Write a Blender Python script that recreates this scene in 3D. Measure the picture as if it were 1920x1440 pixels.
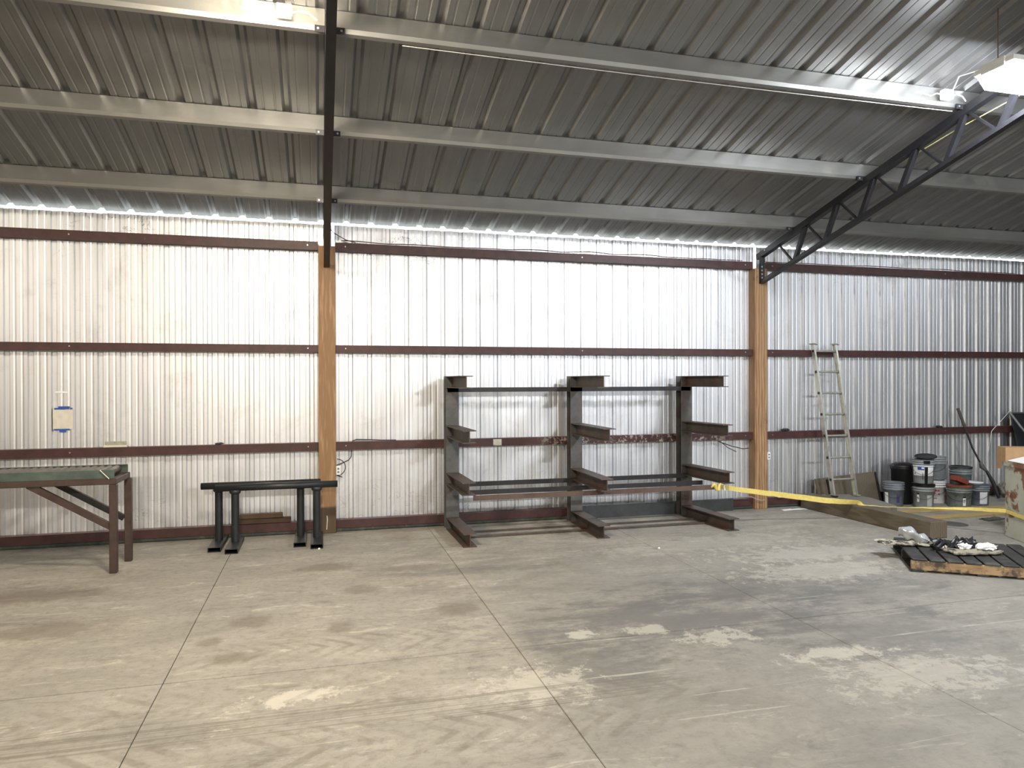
import bpy, math, random
from mathutils import Vector, Matrix, noise
random.seed(7)
for o in list(bpy.data.objects): bpy.data.objects.remove(o)
S = bpy.context.scene; COL = S.collection
# ------------------------------------------------------------ camera
def set_camera():
    yaw, pit, rol, h = .2628, -.0040, -.0026, 1.817
    F = Vector((math.sin(yaw)*math.cos(pit), math.cos(yaw)*math.cos(pit), math.sin(pit)))
    R = Vector((math.cos(yaw), -math.sin(yaw), 0)); U = R.cross(F)
    R2 = R*math.cos(rol)+U*math.sin(rol); U2 = -R*math.sin(rol)+U*math.cos(rol)
    cd = bpy.data.cameras.new('camera'); c = bpy.data.objects.new('camera', cd); COL.objects.link(c)
    m = Matrix((R2, U2, -F)).transposed().to_4x4(); m.translation = (0, 0, h); c.matrix_world = m
    cd.sensor_width = 36; cd.lens = 1335.26/1920*36; cd.clip_start = .05; cd.clip_end = 300
    S.camera = c
set_camera()
# ------------------------------------------------------------ world, exposure, lamp powers
W = bpy.data.worlds.new('sky'); S.world = W; W.use_nodes = True
bg = W.node_tree.nodes['Background']; bg.inputs['Color'].default_value = (.86, .93, 1, 1); bg.inputs['Strength'].default_value = 2.0
S.view_settings.view_transform = 'Standard'; S.view_settings.look = 'None'; S.view_settings.gamma = 1
S.view_settings.use_curve_mapping = False; S.view_settings.exposure = 1.5
LAMP = 150.0
# lamps: x, y, colour, relative power
LAMPS = [(-.40, 4.6, (1, .87, .70), .8), (5.62, 4.6, (.88, .92, 1), .8), (11.6, 4.6, (.9, .95, 1), .2), (-6.4, 4.6, (1, .88, .72), .4),
         (-.40, -4.6, (1, .89, .74), 2.0), (5.55, -4.6, (.90, .95, 1), 2.0), (11.6, -4.6, (.93, .96, 1), 1.2), (-6.4, -4.6, (1, .88, .72), 1.0)]
# ------------------------------------------------------------ dimensions
D = 8.95; Z0 = 3.775; SL = .25; X0, X1 = -12.2, 24.4; TOPW = 3.725
def roofz(y, off=0): return Z0 - off + SL*(D-abs(y))
# ------------------------------------------------------------ mesh helper
class MB:
    def __init__(s): s.v = []; s.f = []; s.sm = []
    def add(s, vs, fs, smooth=False):
        n = len(s.v); s.v += [tuple(v) for v in vs]; s.f += [tuple(i+n for i in f) for f in fs]; s.sm += [smooth]*len(fs); return s
    def box(s, x0, x1, y0, y1, z0, z1, rot=0, c=None):
        vs = [Vector((x, y, z)) for z in (z0, z1) for y in (y0, y1) for x in (x0, x1)]
        if rot:
            c = Vector(c or ((x0+x1)/2, (y0+y1)/2, 0)); m = Matrix.Rotation(rot, 3, 'Z'); vs = [m@(v-c)+c for v in vs]
        return s.add(vs, [(0,2,3,1),(4,5,7,6),(0,1,5,4),(2,6,7,3),(0,4,6,2),(1,3,7,5)])
    def cbox(s, x0, x1, y0, y1, z0, z1, b=.004):
        """box with chamfered edges"""
        vs = []
        for z in (z0, z1):
            for y in (y0, y1):
                for x in (x0, x1):
                    sx = 1 if x == x0 else -1; sy = 1 if y == y0 else -1; sz = 1 if z == z0 else -1
                    vs += [(x, y+sy*b, z+sz*b), (x+sx*b, y, z+sz*b), (x+sx*b, y+sy*b, z)]
        I = lambda c, a: c*3+a
        f = [(I(0,0),I(4,0),I(6,0),I(2,0)), (I(1,0),I(3,0),I(7,0),I(5,0)), (I(0,1),I(1,1),I(5,1),I(4,1)), (I(2,1),I(6,1),I(7,1),I(3,1)),
             (I(0,2),I(2,2),I(3,2),I(1,2)), (I(4,2),I(5,2),I(7,2),I(6,2))]
        for a, b_ in ((0,1),(2,3),(4,5),(6,7)): f.append((I(a,1),I(b_,1),I(b_,2),I(a,2)))
        for a, b_ in ((0,2),(1,3),(4,6),(5,7)): f.append((I(a,0),I(b_,0),I(b_,2),I(a,2)))
        for a, b_ in ((0,4),(1,5),(2,6),(3,7)): f.append((I(a,0),I(b_,0),I(b_,1),I(a,1)))
        for c in range(8): f.append((I(c,0),I(c,1),I(c,2)))
        return s.add(vs, f)
    def bar(s, p, q, w, h, up=(0,0,1)):
        p, q = Vector(p), Vector(q); d = (q-p).normalized(); r = d.cross(Vector(up)).normalized(); u = r.cross(d)
        vs = [e+r*a*w/2+u*b*h/2 for e in (p, q) for a, b in ((-1,-1),(1,-1),(1,1),(-1,1))]
        return s.add(vs, [(0,1,2,3),(7,6,5,4),(0,4,5,1),(1,5,6,2),(2,6,7,3),(3,7,4,0)])
    def extrude(s, prof, p, q, up=(0,0,1), cap=True, closed=True):
        """prof: (right, up) list swept from p to q"""
        p, q = Vector(p), Vector(q); d = (q-p).normalized(); r = d.cross(Vector(up)).normalized(); u = r.cross(d); n = len(prof)
        vs = [e+r*a+u*b for e in (p, q) for a, b in prof]
        fs = [(i, (i+1) % n, n+(i+1) % n, n+i) for i in range(n if closed else n-1)]
        if cap: fs += [tuple(range(n-1, -1, -1)), tuple(range(n, 2*n))]
        return s.add(vs, fs)
    def tube(s, pts, r, n=10, caps=True):
        pts = [Vector(p) for p in pts]; m = len(pts); rr = r if isinstance(r, (list, tuple)) else [r]*m; vs = []
        pu = None
        for i, p in enumerate(pts):
            t = (pts[min(i+1, m-1)]-pts[max(i-1, 0)]).normalized()
            a = pu if pu is not None else (Vector((0,0,1)) if abs(t.z) < .9 else Vector((1,0,0)))
            x = (a-t*a.dot(t)).normalized(); pu = x; y = t.cross(x)
            vs += [p+x*rr[i]*math.cos(2*math.pi*k/n)+y*rr[i]*math.sin(2*math.pi*k/n) for k in range(n)]
        fs = [(i*n+k, i*n+(k+1) % n, (i+1)*n+(k+1) % n, (i+1)*n+k) for i in range(m-1) for k in range(n)]
        s.add(vs, fs, True)
        if caps: s.add([vs[k] for k in range(n)], [tuple(range(n-1,-1,-1))]); s.add([vs[(m-1)*n+k] for k in range(n)], [tuple(range(n))])
        return s
    def lathe(s, prof, n=28, c=(0,0,0), a0=0, a1=None):
        full = a1 is None; a1 = 2*math.pi if full else a1; m = n if full else n+1; vs = []
        for r, z in prof:
            vs += [(c[0]+r*math.cos(a0+(a1-a0)*k/n), c[1]+r*math.sin(a0+(a1-a0)*k/n), c[2]+z) for k in range(m)]
        fs = []
        for i in range(len(prof)-1):
            for k in range(n):
                k2 = (k+1) % m; fs.append((i*m+k, i*m+k2, (i+1)*m+k2, (i+1)*m+k))
        return s.add(vs, fs, True)
    def build(s, name, mat, parent=None, loc=None, world=True, bevel=0, auto=True, kind=None, label=None):
        """world=True: coordinates are world ones, re-based on the parent's origin"""
        off = Vector((0,0,0))
        if world:
            if parent is not None:
                p = parent
                while p is not None: off += p.location; p = p.parent
            elif loc is None:
                xs = [v[0] for v in s.v]; ys = [v[1] for v in s.v]; zs = [v[2] for v in s.v]
                off = Vector(((min(xs)+max(xs))/2, (min(ys)+max(ys))/2, min(zs))); loc = off
            else: off = Vector(loc)
        me = bpy.data.meshes.new(name); me.from_pydata([tuple(Vector(v)-off) for v in s.v], [], s.f)
        for p, q in zip(me.polygons, s.sm): p.use_smooth = q
        me.materials.append(mat); me.update()
        o = bpy.data.objects.new(name, me); COL.objects.link(o)
        if parent is not None: o.parent = parent
        elif loc is not None: o.location = loc
        if bevel:
            b = o.modifiers.new('bevel', 'BEVEL'); b.width = bevel; b.segments = 2; b.limit_method = 'ANGLE'
        if kind: o['kind'] = kind
        if label: o['label'] = label
        return o
def thing(name, label, cat, loc=(0,0,0), group=None, rz=0):
    o = bpy.data.objects.new(name, None); COL.objects.link(o); o.empty_display_size = .1
    o.location = loc; o.rotation_euler = (0,0,rz); o['label'] = label; o['category'] = cat
    if group: o['group'] = group
    return o
def tag(o, label, cat, group=None):
    o['label'] = label; o['category'] = cat
    if group: o['group'] = group
    return o
def struct(name):
    o = bpy.data.objects.new(name, None); COL.objects.link(o); o['kind'] = 'structure'; return o
def dup(root, loc, rz=0, label=None):
    r = root.copy(); COL.objects.link(r); r.location = loc; r.rotation_euler = (0,0,rz)
    if label: r['label'] = label
    for ch in list(root.children):
        c = ch.copy(); COL.objects.link(c); c.parent = r
        for g in ch.children: d = g.copy(); COL.objects.link(d); d.parent = c
    return r
# ------------------------------------------------------------ materials
class NT:
    def __init__(s, name):
        s.m = bpy.data.materials.new(name); s.m.use_nodes = True; s.t = s.m.node_tree; s.b = s.t.nodes['Principled BSDF']
        s.geo = s.t.nodes.new('ShaderNodeNewGeometry'); s.pos = s.geo.outputs['Position']
    def n(s, typ, **kw):
        x = s.t.nodes.new(typ)
        for k, v in kw.items(): setattr(x, k, v)
        return x
    def ln(s, a, b): s.t.links.new(a, b); return s
    def val(s, sock, v):
        if isinstance(v, bpy.types.NodeSocket): s.t.links.new(v, sock)
        elif isinstance(v, (int, float)): sock.default_value = v
        else: sock.default_value = v if len(v) == 4 or sock.type == 'VECTOR' else (*v, 1)
    def mapping(s, scale=(1,1,1), rot=(0,0,0), loc=(0,0,0), src=None):
        x = s.n('ShaderNodeMapping'); s.ln(src or s.pos, x.inputs['Vector'])
        x.inputs['Scale'].default_value = scale; x.inputs['Rotation'].default_value = rot; x.inputs['Location'].default_value = loc
        return x.outputs[0]
    def noise(s, scale, detail=4, rough=.6, vec=None, dist=0):
        x = s.n('ShaderNodeTexNoise'); s.ln(vec or s.pos, x.inputs['Vector'])
        x.inputs['Scale'].default_value = scale; x.inputs['Detail'].default_value = detail
        x.inputs['Roughness'].default_value = rough; x.inputs['Distortion'].default_value = dist
        return x.outputs['Fac']
    def ramp(s, f, *stops):
        x = s.n('ShaderNodeValToRGB'); s.ln(f, x.inputs[0]); e = x.color_ramp.elements
        while len(e) < len(stops): e.new(.5)
        for el, (p, c) in zip(e, stops):
            el.position = p; el.color = (c, c, c, 1) if isinstance(c, (int, float)) else (*c, 1)
        return x.outputs[0]
    def mix(s, f, a, b, mode='MIX'):
        x = s.n('ShaderNodeMix', data_type='RGBA', blend_type=mode); s.val(x.inputs[0], f); s.val(x.inputs[6], a); s.val(x.inputs[7], b)
        return x.outputs[2]
    def math(s, op, a, b=0, c=None, clamp=False):
        x = s.n('ShaderNodeMath', operation=op, use_clamp=clamp); s.val(x.inputs[0], a); s.val(x.inputs[1], b)
        if c is not None: s.val(x.inputs[2], c)
        return x.outputs[0]
    def set(s, **kw):
        for k, v in kw.items(): s.val(s.b.inputs[k.replace('_', ' ')], v)
        return s.m
    def bump(s, f, strength=.2, dist=.01):
        x = s.n('ShaderNodeBump'); s.ln(f, x.inputs['Height']); x.inputs['Strength'].default_value = strength; x.inputs['Distance'].default_value = dist
        s.ln(x.outputs[0], s.b.inputs['Normal']); return s
def plain(name, c, rough=.5, metal=0, var=.15, scale=12, bump=.1, spec=.5, dark=None, thr=.55):
    t = NT(name); n = t.noise(scale, 5, .65)
    col = t.mix(t.ramp(n, (.3, 0), (.75, 1)), tuple(x*(1-var) for x in c), tuple(min(1, x*(1+var)) for x in c))
    if dark: col = t.mix(t.ramp(t.noise(scale*.6, 6, .7), (thr, 0), (thr+.12, 1)), col, dark)
    if bump: t.bump(n, bump, .004)
    return t.set(Base_Color=col, Roughness=rough, Metallic=metal, Specular_IOR_Level=spec)
def galv(name, c, rough, metal, dirt=(.35,.3,.22), dirt_amt=.35, streak=(14, 14, .6), rv=.1, web=False):
    t = NT(name); oi = t.n('ShaderNodeObjectInfo').outputs['Random']
    st = t.noise(1, 5, .6, t.mapping(streak)); sp = t.noise(60, 2, .5)
    col = t.mix(t.ramp(st, (.3, 0), (.7, 1)), tuple(x*.86 for x in c), c)
    k = t.math('MULTIPLY_ADD', oi, .10, .92)
    kc = t.n('ShaderNodeCombineColor'); [t.ln(k, kc.inputs[i]) for i in range(3)]
    col = t.mix(1, col, kc.outputs[0], 'MULTIPLY')
    d = t.ramp(t.noise(2.3, 8, .75, dist=.6), (.53, 0), (.72, 1))
    col = t.mix(t.math('MULTIPLY', d, dirt_amt), col, dirt)
    if web:
        sz = t.n('ShaderNodeSeparateXYZ'); t.ln(t.pos, sz.inputs[0])
        w = t.math('ABSOLUTE', t.math('SUBTRACT', t.noise(2.6, 3, .55, t.mapping((1,1,1.6)), 2.2), .5))
        w = t.ramp(w, (.0, 1), (.012, 0)); pt = t.ramp(t.noise(1.5, 3, .6, t.mapping(loc=(9,2,4))), (.50, 0), (.60, 1))
        hz = t.ramp(t.math('MULTIPLY', sz.outputs['Z'], .25), (.80, .10), (.86, 1))
        hz = t.math('MAXIMUM', hz, t.ramp(t.math('MULTIPLY', sz.outputs['Z'], .25), (.10, .45), (.22, .0)))
        f = t.math('MULTIPLY', t.math('MULTIPLY', w, pt), hz)
        col = t.mix(t.math('MULTIPLY', f, .75), col, (.10,.09,.075))
    r = t.math('MULTIPLY_ADD', st, rv, rough-rv/2); r = t.math('ADD', r, t.math('MULTIPLY', d, .15))
    t.bump(t.noise(1, 3, .5, t.mapping((2.5, 2.5, 1.2))), .25, .01)
    return t.set(Base_Color=col, Roughness=r, Metallic=metal)
M = {}
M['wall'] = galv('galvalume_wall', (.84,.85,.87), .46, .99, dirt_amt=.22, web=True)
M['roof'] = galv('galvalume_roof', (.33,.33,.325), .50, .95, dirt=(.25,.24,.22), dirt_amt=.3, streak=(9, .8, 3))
M['purlin'] = galv('galvanised_purlin', (.37,.37,.35), .42, .9, dirt=(.34,.32,.26), dirt_amt=.6, streak=(1.5, 6, 6))
def mat_girt():
    t = NT('maroon_primer'); n = t.noise(9, 6, .7)
    col = t.mix(t.ramp(n, (.3,0),(.7,1)), (.040,.014,.013), (.075,.028,.025))
    col = t.mix(t.ramp(t.noise(5, 8, .8), (.66,0),(.70,1)), col, (.30,.25,.2))
    sx = t.n('ShaderNodeSeparateXYZ'); t.ln(t.pos, sx.inputs[0])   # flaking patch on the lowest girt behind the rack
    fx = t.ramp(t.math('MULTIPLY', sx.outputs['X'], .1), (.27, 0), (.30, 1), (.52, 1), (.56, 0)); fz = t.ramp(sx.outputs['Z'], (.90, 0), (.95, 1), (.96, 1)); 
    fz2 = t.ramp(t.math('MULTIPLY', sx.outputs['Z'], .5), (.58, 1), (.60, 0))
    fl = t.ramp(t.noise(16, 6, .75, t.mapping(loc=(2,0,5))), (.53,0),(.56,1))
    col = t.mix(t.math('MULTIPLY', t.math('MULTIPLY', t.math('MULTIPLY', fx, fz), fz2), fl), col, (.34,.30,.25))
    return t.bump(n, .1).set(Base_Color=col, Roughness=.5)
M['girt'] = mat_girt()
M['skirt'] = plain('dark_skirt_board', (.045,.05,.042), .8, var=.4, dark=(.1,.1,.08))
M['black'] = plain('black_paint', (.012,.012,.014), .38, var=.3)
M['black2'] = plain('black_stand_paint', (.016,.018,.019), .42, var=.35, scale=8, dark=(.05,.05,.048), thr=.6)
def mat_steel(name, a, b, rust, thr=.52, rough=.55):
    t = NT(name); n = t.noise(6, 7, .7)
    col = t.mix(t.ramp(n, (.35,0),(.65,1)), a, b)
    col = t.mix(t.ramp(t.noise(3.4, 8, .72, t.mapping(loc=(3,1,7))), (thr,0),(thr+.14,1)), col, rust)
    return t.bump(n, .15, .003).set(Base_Color=col, Roughness=rough, Metallic=.35)
M['ibeam'] = mat_steel('mill_scale_steel', (.075,.075,.074), (.12,.118,.112), (.095,.055,.04))
M['arm'] = mat_steel('rusty_arm_steel', (.065,.053,.045), (.115,.095,.078), (.12,.058,.038), .50, .6)
M['bar_dark'] = plain('dark_angle_iron', (.022,.020,.022), .5, var=.3)
M['bar_rust'] = mat_steel('red_brown_angle_iron', (.10,.068,.055), (.14,.095,.075), (.09,.05,.036), .5, .6)
M['plate'] = mat_steel('grey_steel_channel', (.045,.05,.052), (.075,.08,.08), (.05,.045,.04), .6)
M['table'] = mat_steel('brown_painted_tube', (.055,.035,.029), (.09,.058,.047), (.04,.036,.028), .56, .5)
M['green'] = plain('green_machine_paint', (.07,.095,.078), .5, var=.3, scale=9, dark=(.05,.055,.035), thr=.6)
M['roller'] = mat_steel('dirty_roller_steel', (.10,.085,.07), (.16,.14,.12), (.07,.05,.04), .5, .5)
M['alu'] = plain('ladder_aluminium', (.52,.52,.47), .38, .75, var=.15, dark=(.35,.33,.28))
M['chrome'] = plain('chrome_tube', (.75,.76,.78), .2, .9, var=.05)
M['darkpanel'] = plain('black_vinyl_panel', (.015,.016,.022), .45, var=.3)
M['bolt'] = plain('galvanised_bolt', (.45,.46,.48), .35, .8)
def mat_wood(name, a, b, c, axis='Z', knots=True, low=None):
    t = NT(name); sc = {'Z': (1,1,.10), 'X': (.1,1,1), 'Y': (1,.1,1)}[axis]
    v = t.mapping(sc); w = t.n('ShaderNodeTexWave', wave_type='RINGS', rings_direction=axis)
    t.ln(v, w.inputs['Vector']); w.inputs['Scale'].default_value = 13; w.inputs['Distortion'].default_value = 5.5; w.inputs['Detail'].default_value = 3; w.inputs['Detail Scale'].default_value = 1.6
    col = t.mix(t.ramp(w.outputs['Fac'], (.1,0),(.9,1)), a, b)
    col = t.mix(t.ramp(t.noise(3, 4, .6, v), (.35,0),(.8,.7)), col, c)
    if knots: col = t.mix(t.ramp(t.noise(7, 5, .6, t.mapping((1,1,.45))), (.68,0),(.76,.8)), col, tuple(x*.3 for x in a))
    if low is not None:
        sx = t.n('ShaderNodeSeparateXYZ'); t.ln(t.pos, sx.inputs[0])
        f = t.ramp(t.math('ADD', sx.outputs['Z'], t.math('MULTIPLY', t.noise(20, 3), .02)), (low, 1), (low+.02, 0))
        col = t.mix(t.math('MULTIPLY', f, .75), col, (.05,.04,.025))
    return t.bump(w.outputs['Fac'], .12, .003).set(Base_Color=col, Roughness=.62)
M['post'] = mat_wood('treated_pine_post', (.235,.125,.055), (.40,.25,.125), (.30,.185,.09))
M['postL'] = mat_wood('treated_pine_post_stained_foot', (.235,.125,.055), (.40,.25,.125), (.30,.185,.09), low=.31)
M['timber'] = mat_wood('weathered_timber', (.085,.065,.04), (.14,.11,.075), (.11,.095,.065), 'Y', False)
M['timber2'] = mat_wood('grey_weathered_timber', (.16,.15,.12), (.24,.22,.18), (.2,.19,.16), 'Y', False)
M['plank'] = mat_wood('fresh_yellow_plank', (.42,.30,.11), (.55,.42,.19), (.40,.26,.1), 'X')
M['pallet'] = plain('black_stained_boards', (.028,.028,.026), .6, var=.5, scale=7, dark=(.075,.075,.065), thr=.56)
M['stringer'] = mat_wood('pallet_stringer_wood', (.30,.17,.07), (.46,.30,.15), (.10,.06,.035), 'X')
M['cardboard'] = plain('cardboard', (.35,.22,.11), .85, var=.12, scale=20)
M['white'] = plain('white_sheet', (.85,.86,.86), .5, var=.03)
M['whitepl'] = plain('white_plastic', (.78,.80,.80), .4, var=.08, dark=(.35,.36,.36), thr=.68)
M['greypl'] = plain('grey_pail_plastic', (.24,.265,.275), .45, var=.2, dark=(.12,.13,.13), thr=.62)
M['grpaint'] = plain('paint_smeared_pail', (.20,.235,.225), .5, var=.3, dark=(.08,.09,.085), thr=.56)
M['bluepl'] = plain('slate_blue_pail_plastic', (.155,.18,.205), .45, var=.3, dark=(.26,.29,.32), thr=.6)
M['blackpl'] = plain('black_plastic', (.008,.008,.009), .5, var=.3)
M['paint'] = plain('dried_black_paint', (.006,.006,.007), .3, var=.3)
M['orange'] = plain('rusty_orange_paint', (.20,.065,.03), .7, var=.35, scale=9, dark=(.06,.04,.03), thr=.48)
M['tape'] = plain('yellow_barricade_tape', (.72,.58,.17), .45, var=.12, scale=30, dark=(.55,.40,.14), thr=.6)
M['wire'] = plain('brown_cable', (.10,.05,.04), .5)
M['wirew'] = plain('pale_wire', (.6,.6,.58), .45)
M['wirey'] = plain('yellow_wire', (.55,.5,.2), .45)
M['bluetape'] = plain('blue_masking_tape', (.025,.09,.36), .5, var=.1)
M['paper'] = plain('aged_paper', (.68,.64,.54), .8, var=.08, scale=14, dark=(.42,.35,.25), thr=.58)
M['cloth'] = plain('white_rag', (.78,.78,.76), .85, var=.1)
M['blackcloth'] = plain('black_plastic_film', (.012,.012,.013), .28, var=.4)
M['bagp'] = plain('silvery_plastic_film', (.50,.52,.54), .22, .35, var=.2)
M['dull'] = plain('dull_dark_sheeting', (.13,.125,.115), .7, var=.2, scale=3)
def mat_slab():
    t = NT('stained_concrete')
    # large tone: random patches; film patches and a greyer tone further right
    big = t.noise(.42, 5, .6, t.mapping(loc=(4.2,1.1,0))); mid = t.noise(1.6, 8, .68, t.mapping((.8,1.5,1), (0,0,.25)), .8); fine = t.noise(16, 8, .75); grit = t.noise(90, 3, .6)
    col = t.mix(t.ramp(mid, (.34,0),(.66,1)), (.245,.228,.192), (.415,.385,.325))
    sx = t.n('ShaderNodeSeparateXYZ'); t.ln(t.pos, sx.inputs[0]); X = sx.outputs['X']; Y = sx.outputs['Y']
    col = t.mix(t.math('MULTIPLY', t.ramp(big, (.40,0),(.62,1)), .60), col, (.31,.295,.26))
    scuff = t.noise(3.2, 9, .8, t.mapping((.5,1.8,1), (0,0,.35)), 1.2)
    col = t.mix(t.math('MULTIPLY', t.ramp(scuff, (.56,0),(.63,1)), .55), col, (.60,.56,.46))
    scd = t.noise(2.4, 9, .8, t.mapping((.7,2.2,1), (0,0,-.3), (7,3,0)), .9)
    col = t.mix(t.math('MULTIPLY', t.ramp(scd, (.55,0),(.66,1)), .60), col, (.14,.125,.10))
    col = t.mix(t.math('MULTIPLY', t.ramp(fine, (.48,0),(.66,1)), .42), col, (.13,.118,.095))
    col = t.mix(t.math('MULTIPLY', t.ramp(grit, (.62,0),(.75,1)), .25), col, (.62,.6,.55))
    wob = t.math('MULTIPLY_ADD', t.noise(4.5, 9, .78), 2.2, -1.1)
    wobf = t.math('MULTIPLY_ADD', t.noise(2.6, 10, .78, t.mapping((.7,1.4,1))), 5.0, -2.5)
    wob2 = t.math('MULTIPLY_ADD', t.noise(7, 9, .8), 6.5, -3.25)
    def blob(cx, cy, rx, ry, colr, amt, rot=0, soft=.5, wob=wob):
        nonlocal col
        v = t.mapping((1/rx, 1/ry, 0), (0,0,0), (-cx/rx, -cy/ry, 0))
        if rot:
            v0 = t.mapping((1,1,0), (0,0,0), (-cx,-cy,0)); v1 = t.mapping((1,1,0), (0,0,rot), src=v0); v = t.mapping((1/rx,1/ry,0), src=v1)
        L = t.n('ShaderNodeVectorMath', operation='LENGTH'); t.ln(v, L.inputs[0])
        f = t.ramp(t.math('ADD', L.outputs['Value'], wob), (max(.02, 1-soft), 1), (1.0, 0))
        col = t.mix(t.math('MULTIPLY', f, amt), col, colr)
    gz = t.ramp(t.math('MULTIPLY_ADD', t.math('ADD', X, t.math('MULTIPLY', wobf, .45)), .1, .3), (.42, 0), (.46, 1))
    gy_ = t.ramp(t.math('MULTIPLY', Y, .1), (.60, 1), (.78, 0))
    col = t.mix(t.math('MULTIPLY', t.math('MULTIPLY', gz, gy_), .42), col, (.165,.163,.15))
    oil = (.145,.12,.09)
    for cx, cy, rx, ry in ((-.5,5.72,.17,.2),(.12,5.4,.13,.16),(-.57,5.0,.2,.12),(1.06,5.6,.2,.22),(.35,6.33,.2,.18),(.9,6.95,.45,.16),(-.75,5.35,.1,.1),(-1.9,5.9,.5,.25),(-2.4,6.9,.7,.3),(.05,7.2,.35,.2)):
        blob(cx, cy, rx, ry, oil, .5)
    film = (.125,.123,.116)
    for cx, cy, rx, ry, a in ((2.6,4.9,1.6,.75,.75),(3.7,5.5,1.5,.6,.6),(1.7,4.2,.6,.5,.45),(3.9,4.3,.9,.7,.5),(1.6,6.7,1.0,.16,.5),(4.6,5.0,.8,.5,.35)):
        blob(cx, cy, rx, ry, film, a, soft=.7, wob=wobf)
    pale = (.56,.53,.44)
    for cx, cy, rx, ry, a in ((-.17,4.28,.2,.07,.75),(2.3,4.75,.14,.07,.5),(2.72,4.5,.22,.1,.5),(4.7,5.8,.7,.25,.35),(1.25,4.05,.25,.2,.55),(1.82,4.8,.1,.07,.6),(3.6,3.6,.5,.2,.35),(3.3,4.0,.3,.08,.5),(5.0,6.4,.8,.25,.35),(4.2,7.1,1.0,.3,.25)):
        blob(cx, cy, rx*1.3, ry*1.3, pale, a, soft=.35, wob=wob2)
    for rz, sc, lo, am in ((.25, (.5, 16, 1), .63, .5), (-.5, (.7, 22, 1), .66, .4), (.9, (.6, 26, 1), .67, .35)):
        sn = t.noise(1, 6, .7, t.mapping(sc, (0,0,rz), (rz*7, 0, 0)))
        col = t.mix(t.math('MULTIPLY', t.ramp(sn, (lo,0),(lo+.05,1)), am), col, (.62,.59,.5) if rz > 0 else (.11,.1,.085))
    # tyre lines: fine parallel scratches running nearly along X, and herringbone tread marks
    def band(y0, slope, hw, x0, x1):
        yy = t.math('SUBTRACT', Y, t.math('MULTIPLY_ADD', X, slope, y0))
        m = t.ramp(t.math('ABSOLUTE', yy), (hw*.7, 1), (hw, 0))
        e = t.math('MULTIPLY', t.ramp(t.math('MULTIPLY_ADD', X, .05, .5), (.5+.05*x0, 0), (.5+.05*x0+.03, 1)), t.ramp(t.math('MULTIPLY_ADD', X, .05, .5), (.5+.05*x1-.03, 1), (.5+.05*x1, 0)))
        return yy, t.math('MULTIPLY', m, e)
    yy, m = band(3.97, -.05, .17, -3.5, 2.4)
    ln_ = t.ramp(t.noise(1, 3, .6, t.mapping((.35,55,1), (0,0,.05))), (.48,0),(.60,1))
    col = t.mix(t.math('MULTIPLY', t.math('MULTIPLY', m, ln_), .62), col, (.13,.115,.09))
    def tread(y0, slope, hw, x0, x1, amt, freq):
        nonlocal col
        yy, m = band(y0, slope, hw, x0, x1)
        ph = t.math('ADD', t.math('MULTIPLY', X, freq), t.math('MULTIPLY', t.math('ABSOLUTE', yy), freq*1.2))
        ph = t.math('ADD', ph, t.math('MULTIPLY', t.noise(3, 4, .6), 1.2))
        s = t.ramp(t.math('SINE', ph), (.15,0),(.75,1))
        pat = t.ramp(t.noise(2.6, 5, .7, t.mapping(loc=(y0*3,0,0))), (.40,0),(.62,1))
        col = t.mix(t.math('MULTIPLY', t.math('MULTIPLY', t.math('MULTIPLY', m, s), pat), amt), col, (.15,.13,.10))
    tread(5.04, -.02, .24, -1.2, 1.4, .5, 34)
    tread(3.66, -.04, .26, -3.2, 2.2, .6, 30)
    tread(4.42, .09, .22, -3.4, .6, .45, 28)
    tread(4.2, -.2, .2, .8, 2.6, .45, 28)
    oi = t.n('ShaderNodeObjectInfo').outputs['Random']; k = t.math('MULTIPLY_ADD', oi, .05, .975)
    kc = t.n('ShaderNodeCombineColor'); [t.ln(k, kc.inputs[i]) for i in range(3)]
    col = t.mix(1, col, kc.outputs[0], 'MULTIPLY')
    r = t.math('MULTIPLY_ADD', mid, .25, .50)
    t.bump(t.math('ADD', t.math('MULTIPLY', fine, .5), grit), .18, .004)
    return t.set(Base_Color=col, Roughness=r, Specular_IOR_Level=.35)
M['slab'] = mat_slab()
M['ground'] = plain('gravel_ground', (.40,.39,.36), .9, var=.2, scale=3)
M['joint'] = plain('joint_dirt', (.09,.078,.06), .9)
def mat_emit(name, c, s):
    t = NT(name); return t.set(Base_Color=(.8,.8,.8), Emission_Color=c, Emission_Strength=s)
def mat_bin():
    t = NT('rusty_painted_bin'); n = t.noise(5, 6, .7)
    col = t.mix(t.ramp(n, (.3,0),(.7,1)), (.37,.38,.29), (.47,.48,.40))
    a = t.ramp(t.noise(3.4, 6, .62, t.mapping(loc=(1.7,.4,1.32)), .4), (.56,0),(.60,1))
    col = t.mix(a, col, t.mix(t.ramp(t.noise(14, 5), (.35,0),(.65,1)), (.14,.055,.025), (.24,.11,.045)))
    b = t.ramp(t.noise(17, 4, .6), (.67,0),(.70,1)); col = t.mix(b, col, (.12,.06,.03))
    return t.bump(n, .15).set(Base_Color=col, Roughness=.55)
M['bin'] = mat_bin()
# ------------------------------------------------------------ floor: slabs with cut joints
floor = MB().box(X0-.5, X1+.5, -D-.4, D+.12, -.16, -.03).build('floor', M['joint'], loc=(0,0,-.16)); floor['kind'] = 'structure'
xs = [X0-.3] + [-.924+2.2115*k for k in range(-5, 12)] + [X1+.3]
ys = [-D-.3, -4.5, .1, 4.684, D+.1]
for i in range(len(xs)-1):
    for j in range(len(ys)-1):
        g = .0022; gy = .006
        MB().cbox(xs[i]+g, xs[i+1]-g, ys[j]+gy, ys[j+1]-gy, -.03, 0, .003).build('slab', M['slab'], floor)
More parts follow.
